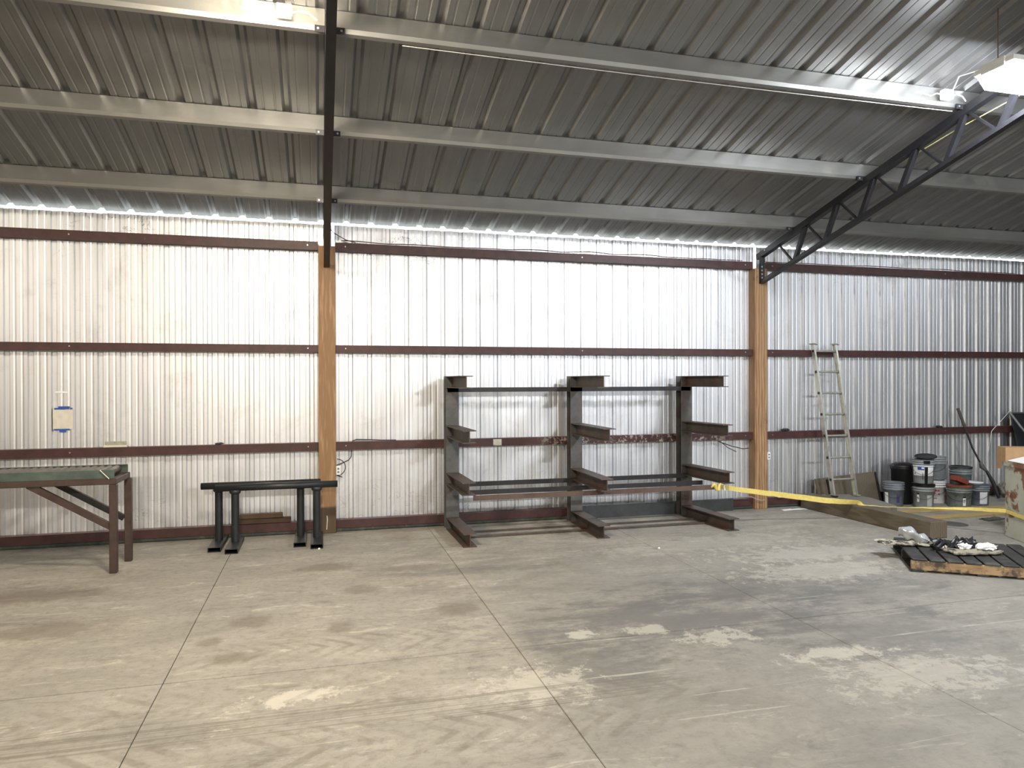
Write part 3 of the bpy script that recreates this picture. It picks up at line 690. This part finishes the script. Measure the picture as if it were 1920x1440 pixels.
o = MB().lathe([(0,.012),(.13,.012),(.138,.016),(.144,.012),(.144,0),(.138,-.002),(.13,.004),(0,.004)], 28)
m = Matrix.Rotation(.10, 3, 'X')@Matrix.Rotation(-.12, 3, 'Y'); o.v = [tuple(m@Vector(v)+Vector((8.42, 8.36, .712))) for v in o.v]
tag(o.build('black_disc_cover', M['blackpl']), 'black pail lid lying tilted on top of the tallest stack', 'lid')
# white pail with red letter behind, grey pail on it
a = pp(8.84,8.60)
p = pail('pail', M['whitepl'], 'clean white pail with a big red E, half hidden behind the front stack', (8.82, 8.58, 0), a)
red = plain('red_print', (.42,.02,.045), .5)
textcurve(p, 'E', .17, .02, .185, red, wide=1.25); patch(p, -.25, .15, .075, .085, RR(.075)+.001, RR(.085)+.001, red, 'red_underline', 3)
p = pail('pail', M['greypl'], 'grey ribbed pail standing on the white pail', (8.82, 8.58, .347), a)
patch(p, -.75, -.5, .03, .11, RR(.03), RR(.11), M['white'], 'sticker')
# grey pail with orange smears, can on it
a = pp(8.87,8.24)
p = pail('pail', M['grpaint'], 'big grey-green pail with an orange-smeared rim and small warning label', (8.87, 8.22, 0), a, h=.30, rt=.158, rb=.143)
RR_ = RR; RR = lambda z: .143+.015*z/.30; warning(p, .45, .03, .13, .13); RR = RR_
MB().lathe([(.159,.280),(.167,.280),(.167,.307),(.145,.310),(0,.306)], 30).build('smeared_lid', M['orange'], p, world=False)
p = pail('paint_can', M['grpaint'], 'dark lidded paint can behind the orange-smeared pail', (9.33, 8.62, .16), pp(9.33,8.6), lid=M['blackpl'], h=.35, rt=.146, rb=.140, bail=False)
tag(MB().cbox(9.17, 9.49, 8.47, 8.77, 0, .158, .005).build('wooden_crate_block', M['timber']), 'dark wooden block under the lidded paint can', 'block')
o = MB().box(-.10,.10,-.07,.07,0,.07); m = Matrix.Rotation(.35, 3, 'Y'); o.v = [tuple(m@Vector(v)+Vector((8.86, 8.22, .348))) for v in o.v]
tag(o.build('orange_carton', plain('red_orange_carton', (.28,.06,.035), .7, var=.3, dark=(.1,.04,.03)), bevel=.006), 'red-orange carton lying tilted on the smeared pail', 'carton')
# blue-grey pail on the right with white tray
p = pail('pail', M['bluepl'], 'slate-blue pail with a white sticker, rightmost of the pails', (9.26, 8.26, 0), pp(9.26,8.26), h=.30, rt=.142, rb=.128)
patch(p, .15, .95, .03, .20, RR(.03)+.004, RR(.20)+.004, M['whitepl'], 'sticker'); patch(p, -1.2, 1.2, .215, .235, .1425, .1435, M['greypl'], 'pale_band', 14)
o = MB().lathe([(0,0),(.13,0),(.155,.012),(.155,.022),(.13,.012),(0,.010)], 26); m = Matrix.Rotation(.05, 3, 'Y'); o.v = [tuple(m@Vector(v)+Vector((9.12, 8.25, .325))) for v in o.v]
tag(o.build('white_disc_cover', M['white']), 'white lid lying across the two right pails', 'lid')
def crumple(name, mat, c, size, seed, amp=.35, sub=14, flat=.0, cover=1.0):
    """irregular crumpled sheet/heap: closed displaced ellipsoid"""
    mb = MB(); nu, nv = sub*2, sub; vs = []
    for j in range(nv+1):
        ph = math.pi*j/nv
        for i in range(nu):
            th = 2*math.pi*i/nu; d = Vector((math.cos(th)*math.sin(ph), math.sin(th)*math.sin(ph), math.cos(ph)))
            r = 1+amp*(noise.noise(d*2.3+Vector((seed,0,0)))*1.0+abs(noise.noise(d*5+Vector((0,seed,0))))*.7-.2)
            z = d.z*r
            vs.append((c[0]+d.x*r*size[0], c[1]+d.y*r*size[1], max(c[2]+z*size[2]+noise.noise(Vector((d.x*4,d.y*4,seed)))*size[2]*.5, flat)))
    fs = [(j*nu+i, (j+1)*nu+i, (j+1)*nu+(i+1) % nu, j*nu+(i+1) % nu) for j in range(nv) for i in range(nu)]
    return mb.add(vs, fs)
def sheetc(c, w, d, amp, seed, rot=0, n=16, edge=.25, floor_=0.0, th=.004):
    """crumpled sheet with ragged edge and thickness"""
    top = []; bot = []
    m = Matrix.Rotation(rot, 3, 'Z')
    for j in range(n+1):
        for i in range(n+1):
            u = i/n*2-1; v = j/n*2-1
            rag = 1+edge*noise.noise(Vector((u*2+seed, v*2, 5)))
            z = abs(noise.noise(Vector((u*2.2, v*2.2, seed))))*amp+abs(noise.noise(Vector((u*6, v*6, seed+3))))*amp*.35
            p = m@Vector((u*w/2*rag, v*d/2*rag, 0)); p = Vector((p.x+c[0], p.y+c[1], max(c[2]+z, floor_)))
            top.append(tuple(p+Vector((0,0,th)))); bot.append(tuple(p))
    N = n+1; k = N*N; f = []
    for j in range(n):
        for i in range(n): q = (j*N+i, j*N+i+1, (j+1)*N+i+1, (j+1)*N+i); f += [q, tuple(k+x for x in q[::-1])]
    for i in range(n):
        f += [(i+1, i, k+i, k+i+1), (n*N+i, n*N+i+1, k+n*N+i+1, k+n*N+i), (i*N, (i+1)*N, k+(i+1)*N, k+i*N), ((i+1)*N+n, i*N+n, k+i*N+n, k+(i+1)*N+n)]
    return MB().add(top+bot, f)
# black refuse barrel behind
T = thing('black_barrel', 'black plastic barrel standing behind the leftmost pail', 'barrel', (8.30, 8.66, 0))
MB().lathe([(0,0),(.13,0),(.14,.02),(.155,.50),(.165,.51),(.165,.54),(.15,.56),(0,.575)], 28, (8.30,8.66,0)).build('barrel_body', M['blackpl'], T)
MB().lathe([(.168,.535),(.172,.55),(.165,.57),(.10,.60),(0,.605)], 28, (8.30,8.66,0)).build('barrel_lid', M['blackpl'], T)
# bag, hoses and tool at the right
tag(crumple('bag', None, (10.26, 8.60, .13), (.16,.13,.13), 3.3, .3, 12).build('filled_bag', plain('khaki_grey_sack', (.20,.20,.16), .8, var=.2)), 'khaki-grey sack slumped on the floor right of the pails', 'sack')
tag(crumple('heap', None, (10.15, 8.25, .05), (.30,.16,.065), 8.1, .4, 12).build('black_rag_heap', M['blackcloth']), 'heap of black rags on the floor beside the rusty bin', 'rags')
tag(MB().tube([(9.95+.12*math.cos(a*.5)+.004*a, 7.9+.08*math.sin(a*.5), .012+.002*a) for a in range(0, 26)], .010, 8).build('coiled_hose', M['blackpl']), 'coil of thin black hose on the floor right of the planks', 'hose')
T = thing('long_handled_tool', 'long dark-handled tool leaning on the wall behind the right pails', 'tool', (9.95, 8.5, 0))
MB().tube([(9.47, 8.80, 1.38), (9.56, 8.76, 1.1)], .022, 10).build('grip', M['arm'], T)
MB().tube([(9.55, 8.765, 1.13), (9.66, 8.72, .78), (9.78, 8.66, .50)], .014, 10).build('handle', M['bar_dark'], T)
MB().tube([(9.76, 8.67, .56), (9.78, 8.66, .49), (9.83, 8.63, .43)], [.02,.036,.02], 10).build('joint', M['ibeam'], T)
MB().tube([(9.82, 8.635, .45), (9.90, 8.58, .26), (9.96, 8.53, .02)], [.018,.030,.022], 10).build('shaft', M['bar_dark'], T)
# folded table with chrome legs leaning at the right edge
T = thing('folded_table', 'folded black-topped table with a shiny tube leg leaning on the wall at the right edge', 'table', (10.9, 8.6, 0))
mb = MB(); mb.add([(10.52,8.62,.55),(11.6,8.62,.55),(11.6,8.80,1.29),(10.52,8.80,1.29),(10.52,8.65,.55),(11.6,8.65,.55),(11.6,8.83,1.29),(10.52,8.83,1.29)], [(0,1,2,3),(7,6,5,4),(0,4,5,1),(3,2,6,7),(0,3,7,4),(1,5,6,2)]); mb.build('table_top', M['darkpanel'], T)
mb = MB().bar((10.50,8.79,1.295), (11.62,8.79,1.295), .03, .02); mb.build('edge_trim', M['ibeam'], T)
MB().tube([(10.36, 8.70, 1.32), (10.66, 8.60, .90), (11.15, 8.45, .30), (11.35,8.42,.02)], .018, 10).build('leg', M['chrome'], T)
MB().tube([(10.36, 8.70, 1.32), (10.12, 8.79, 1.02), (10.05,8.80,.60)], .005, 8).build('chain', M['alu'], T)
MB().tube([(11.5, 8.5, .0), (11.5, 8.66, .60)], .018, 10).build('leg', M['chrome'], T)
# ------------------------------------------------------------ rusty bin, sheet, carton
bc = Vector((7.687, 6.509, 0)); bu = Vector((.93,-.36,0)); bv = Vector((-.36,-.93,0))
T = thing('steel_bin', 'rusty pale-green steel bin at the right edge with yellow tape across it', 'bin', tuple(bc))
bh = .868; Lw, Ld = 1.15, .95; th = .012
def bp(a, b, z): return tuple(bc+bu*a+bv*b+Vector((0,0,z)))
mb = MB()
o_ = [(0,0),(Lw,0),(Lw,Ld),(0,Ld)]; i_ = [(th,th),(Lw-th,th),(Lw-th,Ld-th),(th,Ld-th)]
vs = [bp(a,b,.002) for a,b in o_]+[bp(a,b,bh) for a,b in o_]+[bp(a,b,bh) for a,b in i_]+[bp(a,b,.02) for a,b in i_]
fs = [(0,1,2,3)]+[(i,4+i,4+(i+1)%4,(i+1)%4) for i in range(4)]+[(4+i,8+i,8+(i+1)%4,4+(i+1)%4) for i in range(4)]+[(8+i,12+i,12+(i+1)%4,8+(i+1)%4) for i in range(4)]+[(15,14,13,12)]
mb.add(vs, fs).build('bin_body', M['bin'], T, bevel=.01)
mb = MB(); mb.bar(bp(-.008,0,bh-.02), bp(-.008,Ld,bh-.02), .012, .05); mb.build('rim', M['bin'], T)
mb = MB(); q = [(.0,.06,.012),(.62,.06,.17),(.62,.93,.17),(.0,.90,.012)]
mb.add([bp(x,y,bh+z) for x,y,z in q]+[bp(x,y,bh+z+.008) for x,y,z in q], [(3,2,1,0),(4,5,6,7),(0,1,5,4),(1,2,6,5),(2,3,7,6),(3,0,4,7)])
tag(mb.build('white_sheet', M['white']), 'white sheet sloping up over the top of the rusty bin', 'sheet')
T = thing('cardboard_box', 'open brown cardboard box behind the white sheet on the rusty bin', 'box', bp(.4,.14,bh))
q = [(-.02,-.12),(.85,-.12),(.85,.05),(-.02,.05)]; q2 = [(-.013,-.113),(.843,-.113),(.843,.043),(-.013,.043)]; zt = 1.035
vs = [bp(a,b,bh+.002) for a,b in q]+[bp(a,b,zt) for a,b in q]+[bp(a,b,zt) for a,b in q2]+[bp(a,b,bh+.01) for a,b in q2]
MB().add(vs, fs).build('box_body', M['cardboard'], T)
MB().bar(bp(-.024,-.12,.90), bp(-.024,-.02,.90), .004, .24).build('flap', M['cardboard'], T)
# ------------------------------------------------------------ pallet
pc = Vector((5.402, 5.53, 0)); pu = Vector((.829,-.56,0)).normalized(); pv = Vector((.56,.829,0)).normalized()
T = thing('black_pallet', 'black-stained wooden pallet with bare wood front edge on the floor', 'pallet', tuple(pc))
P = lambda a, b, z: tuple(pc+pu*a+pv*b+Vector((0,0,z)))
def pbox(a0, a1, b0, b1, z0, z1, ch=.004):
    m = MB().cbox(a0, a1, b0, b1, z0, z1, ch); m.v = [P(*v) for v in m.v]; return m
nb = 8; wdt = 1.18/nb
for i in range(nb):
    a = i*wdt; e = random.uniform(-.006,.006)
    pbox(a+.010, a+wdt-.010, -.004+e, .975+e, .108, .126+random.uniform(0,.003)).build('deck_board', M['pallet'], T)
def pal_str():
    t = NT('pallet_front_wood'); v = t.mapping((1.2,1.2,8), (0,0,.6)); n = t.noise(6, 5, .6, v)
    col = t.mix(t.ramp(n, (.3,0),(.7,1)), (.27,.165,.08), (.44,.30,.16)); col = t.mix(t.ramp(t.noise(4.5, 6, .7), (.46,0),(.56,.9)), col, (.035,.035,.033))
    return t.set(Base_Color=col, Roughness=.7)
M['pstr'] = pal_str()
pbox(0, 1.18, .0, .040, .020, .107).build('stringer', M['pstr'], T)
pbox(0, 1.18, .46, .50, .020, .107).build('stringer', M['pallet'], T)
pbox(0, 1.18, .93, .97, .020, .107).build('stringer', M['pallet'], T)
for a in (0, .54, 1.08): pbox(a, a+.10, 0, .97, .0, .019).build('bottom_board', M['pallet'], T)
# things on the pallet
def put(mb, name, mat, lab, cat): return tag(mb.build(name, mat), lab, cat)
zt = .131
put(sheetc(P(.02,.62,zt), .42, .22, .035, 1.7, -.35, 16, .5, zt, .006), 'torn_cardboard', plain('pale_torn_cardboard', (.40,.37,.28), .8, scale=16, dark=(.03,.03,.027), thr=.46), 'ragged pale torn cardboard overhanging the far left pallet corner', 'cardboard')
put(sheetc(P(.50,.62,zt+.004), .50, .30, .13, 4.2, -.3, 18, .5, zt, .004), 'black_film', M['blackcloth'], 'crumpled black plastic film heaped in the middle of the pallet', 'plastic film')
m = MB(); 
pts = [P(.05+.45*i/27, .80-.38*i/27, zt+.058+.035*math.cos(i*.083)-.055*(i/27)) for i in range(28)]
rad = [.028+.022*abs(math.sin(.5+i*.35))*(1-i/30)+.01*(1-i/27) if i < 26 else .01 for i in range(28)]
m.tube(pts, rad, 14); m.v = [tuple(Vector(v)+Vector((0,0,1))*.05*noise.noise(Vector(v)*13)+Vector((1,.4,0))*.04*noise.noise(Vector(v)*21)) for v in m.v]
put(m, 'rolled_plastic', M['bagp'], 'shiny rolled silvery plastic film on the far left of the pallet', 'plastic film')
put(sheetc(P(.62,.40,zt+.006), .50, .20, .030, 9.4, -.15, 16, .35, zt, .012), 'flattened_carton', plain('worn_carton', (.30,.27,.20), .8, dark=(.03,.03,.028), thr=.50), 'flattened dirty carton under the white rags on the pallet', 'cardboard')
put(crumple('rag', None, P(.74,.50,zt+.045), (.10,.065,.034), 5.5, .6, 12, zt+.005), 'white_rag', M['cloth'], 'bigger crumpled white rag on the right of the pallet heap', 'rag')
put(crumple('rag', None, P(.56,.50,zt+.040), (.07,.05,.025), 2.5, .6, 10, zt+.005), 'white_rag', M['cloth'], 'smaller crumpled white rag beside the bigger one on the pallet', 'rag')
# round cover and scrap on the floor
tag(MB().lathe([(0,.008),(.13,.008),(.155,.006),(.165,0)], 24, (7.70,7.22,0)).build('rubber_mat', plain('dark_rubber', (.09,.085,.075), .8)), 'round dark rubber mat on the floor behind the timber end', 'mat')
tag(sheetc((8.45,7.33,.001), .34, .14, .02, 3.1, .1, 10, .5, .001, .006).build('scrap_sheet', plain('dark_scrap', (.09,.08,.06), .8)), 'thin dark scrap on the floor between planks and bin', 'scrap')
# ------------------------------------------------------------ yellow tape
def ribbon(pts):
    """pts: (position, width direction, width)"""
    vs = []; n = len(pts)
    for s in (-1, 1):
        for p, u, w in pts: vs.append(tuple(Vector(p)+Vector(u).normalized()*w/2*s))
    f = [(i, i+1, n+i+1, n+i) for i in range(n-1)]
    return MB().add(vs, f)
key = [((4.66,7.79,.525),(0,0,1),.05), ((4.72,7.79,.515),(0,0,1),.055), ((5.2,7.84,.430),(0,.05,1),.062), ((5.75,7.83,.35),(0,-.05,1),.068), ((6.3,7.79,.268),(.0,.1,1),.070), ((6.72,7.74,.232),(0,-.5,1),.062), ((6.80,7.70,.203),(0,1,.15),.05),
       ((6.95,7.55,.200),(.6,1,.05),.04), ((7.10,7.35,.218),(.8,.6,.1),.03), ((7.35,6.96,.262),(.5,.1,.6),.03), ((7.50,6.72,.285),(0,0,1),.04), ((7.655,6.470,.300),(0,0,1),.045), ((7.62,6.385,.296),(0,0,1),.045), ((7.53,6.14,.285),(0,0,1),.045), ((7.32,5.61,.28),(0,0,1),.045)]
pts = []
for (p0,u0,w0), (p1,u1,w1) in zip(key, key[1:]):
    for i in range(5):
        t = i/5; pts.append((Vector(p0).lerp(Vector(p1), t)+Vector((0,0,.002*math.sin(i*2+p0[0]*5))), Vector(u0).lerp(Vector(u1), t), w0+(w1-w0)*t))
pts.append((Vector(key[-1][0]), Vector(key[-1][1]), key[-1][2]))
T = thing('barricade_tape', 'yellow plastic tape stretched from the rack over the timber to the bin', 'tape', (4.7, 7.83, .5))
rb = ribbon(pts).build('tape_strip', M['tape'], T)
sm = rb.modifiers.new('solid', 'SOLIDIFY'); sm.thickness = .0012
m = MB().tube([(4.61+.02*i, 7.765-.028*abs(math.sin(i*1.2)), .515+.045*math.sin(i*1.35)) for i in range(7)], [.012,.022,.024,.018,.024,.02,.01], 8); m.build('knot', M['tape'], T)
MB().tube([(4.79,7.76,.47),(4.78,7.76,.52),(4.785,7.755,.548),(4.80,7.75,.552),(4.82,7.75,.545)], .010, 8).build('hook', M['white'], T)
# ------------------------------------------------------------ things on the wall
T = thing('paper_notice', 'stained paper notice held to the metal wall by blue tape', 'notice', (-2.76, D-.004, 1.40))
def wrinkled(x0, x1, z0, z1, y, amp, seed, n=10):
    m = MB(); vs = []
    for j in range(n+1):
        for i in range(n+1):
            x = x0+(x1-x0)*i/n; z = z0+(z1-z0)*j/n
            vs.append((x, y-amp*abs(noise.noise(Vector((x*12, z*7, seed)))), z))
    return m.add(vs, [(j*(n+1)+i, j*(n+1)+i+1, (j+1)*(n+1)+i+1, (j+1)*(n+1)+i) for j in range(n) for i in range(n)], True)
wrinkled(-2.865,-2.665,1.295,1.528,D-.006,.02,1).build('paper_sheet', M['paper'], T)
MB().box(-2.850,-2.672,D-.012,D-.006,1.515,1.533).build('tape_strip', M['bluetape'], T); MB().box(-2.81,-2.70,D-.016,D-.012,1.517,1.550).build('tape_strip', M['bluetape'], T)
MB().box(-2.855,-2.70,D-.012,D-.006,1.284,1.300).build('tape_strip', M['bluetape'], T); MB().box(-2.80,-2.735,D-.016,D-.012,1.262,1.297).build('tape_strip', M['bluetape'], T)
tag(wrinkled(-2.845,-2.72,1.698,1.718,D-.004,.012,6,5).build('tape_remnant', M['white']), 'torn white tape remnant on the wall above the paper notice', 'tape')
T = thing('dusty_carton', 'small dusty flattened carton on the lowest girt below the notice', 'carton', (-2.2, 8.89, 1.087))
MB().cbox(-2.345,-2.105,8.855,8.935,1.0865,1.110,.004).build('tray', M['paper'], T)
wrinkled(-2.33,-2.11,1.105,1.152,8.875,.02,9,7).build('crumpled_top', plain('dusty_card', (.38,.35,.28), .85, dark=(.15,.13,.1), scale=25), T)
tag(crumple('x', None, (-1.14,8.89,1.098), (.05,.025,.012), 4, .5, 8, 1.0865).build('debris_scrap', M['bar_dark']), 'small dark scrap lying on the lowest girt above the pipe stands', 'scrap')
tag(crumple('x', None, (9.20,8.88,1.10), (.06,.03,.016), 6, .6, 8, 1.0865).build('debris_scrap', M['bar_dark']), 'dark leaf-like scrap on the lowest girt above the right pails', 'scrap')
tag(crumple('x', None, (6.46,8.88,1.105), (.07,.03,.022), 7, .5, 8, 1.0865).build('debris_scrap', M['bar_dark']), 'dark lump on the lowest girt just right of the right post', 'scrap')
for (x, z, lab) in ((.188, .745, 'white outlet box on the left wooden post with coiled cable'), (6.135, .742, 'white outlet box on the right wooden post near the ladder')):
    T = thing('outlet_box', lab, 'outlet', (x, 8.87, z-.05), 'outlet boxes on the posts')
    MB().cbox(x-.010, x+.045, 8.82, 8.90, z-.052, z+.055, .005).build('box_body', M['white'], T)
    MB().cbox(x+.005, x+.03, 8.816, 8.82, z-.03, z-.005, .001).build('socket', M['greypl'], T); MB().cbox(x+.005, x+.03, 8.816, 8.82, z+.01, z+.035, .001).build('socket', M['greypl'], T)
    MB().box(x-.012, x+.047, 8.90, 8.906, z-.05, z+.05).build('back_plate', M['greypl'], T)
T = thing('coiled_cable', 'grey cable looped beside the left post above the outlet', 'cable', (.25, 8.9, .75))
MB().tube([(.19+.10*math.sin(a*math.pi/10), 8.87, .80+.10*math.cos(a*math.pi/10)-.02) for a in range(0,11)]+[(.25,8.88,.66)], .005, 8).build('loop', M['bar_dark'], T)
MB().tube([(.18,8.88,.80),(.26,8.89,.83),(.33,8.90,.86),(.36,8.91,.90),(.365,8.92,.99),(.365,8.93,1.08)], .006, 8).build('lead', M['bar_dark'], T)
tag(MB().tube([(.37,8.87,1.092),(.42,8.87,1.112),(.6,8.87,1.105),(.72,8.87,1.096),(.9,8.87,1.093)], .006, 8).build('cable_on_girt', M['bar_dark']), 'short dark cable lying on the lowest girt right of the left post', 'cable')
tag(MB().tube([(.07,8.786,.215),(.075,8.782,.17),(.07,8.783,.10),(.066,8.785,.05)], .006, 8).build('pipe_stub', M['paper']), 'thin pale stub running down the foot of the left post', 'pipe')
pts = []
for i in range(60):
    x = .25+i*(5.75-.25)/59; pts.append((x, 8.865, 3.502+.022*abs(noise.noise(Vector((x*1.3,0,3))))*2.2+.004))
tag(MB().tube(pts, .006, 6).build('cable_run', M['wire']), 'brown cable lying in waves along the highest girt between the posts', 'cable')
tag(MB().tube([(.10,8.77,3.66),(.16,8.80,3.60),(.30,8.84,3.53),(.42,8.86,3.505)], .006, 6).build('cable_drop', M['wire']), 'brown cable dropping from the left truss to the highest girt', 'cable')
pts = [(6.12+i*.35, 8.865, 3.505+.03*abs(noise.noise(Vector((i*.7,1,3))))) for i in range(14)]
tag(MB().tube([(6.04,8.77,3.60)]+pts, .006, 6).build('cable_run', M['wire']), 'brown cable along the highest girt right of the right post', 'cable')
T = thing('hanging_wires', 'bent wire ends sticking out below the lowest girt left of the right post', 'wire', (5.7, 8.8, 1.0))
MB().tube([(5.35,8.84,.97),(5.55,8.82,.90),(5.72,8.80,.86),(5.80,8.78,.87)], .006, 6).build('wire_end', M['bar_dark'], T)
MB().tube([(5.38,8.84,.97),(5.5,8.83,.88),(5.62,8.81,.82)], .005, 6).build('wire_end', M['bar_dark'], T)
tag(MB().tube([(5.6,8.80,.185),(5.85,8.79,.18),(5.93,8.76,.14),(6.0,8.75,.13),(6.03,8.75,.14)], .006, 6).build('bent_rod', M['alu']), 'thin bent metal rod beside the foot of the right post', 'rod')
tag(crumple('x', None, (6.34,8.81,.165), (.05,.02,.025), 9, .7, 8, .146).build('paper_scrap', M['white']), 'white paper scrap on the lowest girt right of the right post', 'paper')
tag(sheetc((6.40,8.62,.001), .34, .08, .012, 3.3, .03, 10, .5, .001, .004).build('white_strip', M['white']), 'white strip of trash on the floor left of the long timber', 'paper')
for x, y, lab in ((-.02,7.98,'white crumb on the floor in front of the pipe stands'), (3.53,7.02,'white pebble on the floor right of the middle rack foot')):
    tag(crumple('x', None, (x,y,.008), (.014,.012,.01), x, .4, 6, 0).build('pebble', M['white']), lab, 'pebble')
T = thing('girt_sticker', 'torn cream sticker on the lowest girt between the first two rack columns', 'sticker', (2.19, 8.849, .99))
MB().box(2.13, 2.24, 8.846, 8.8495, .995, 1.075).build('sticker_sheet', M['paper'], T)
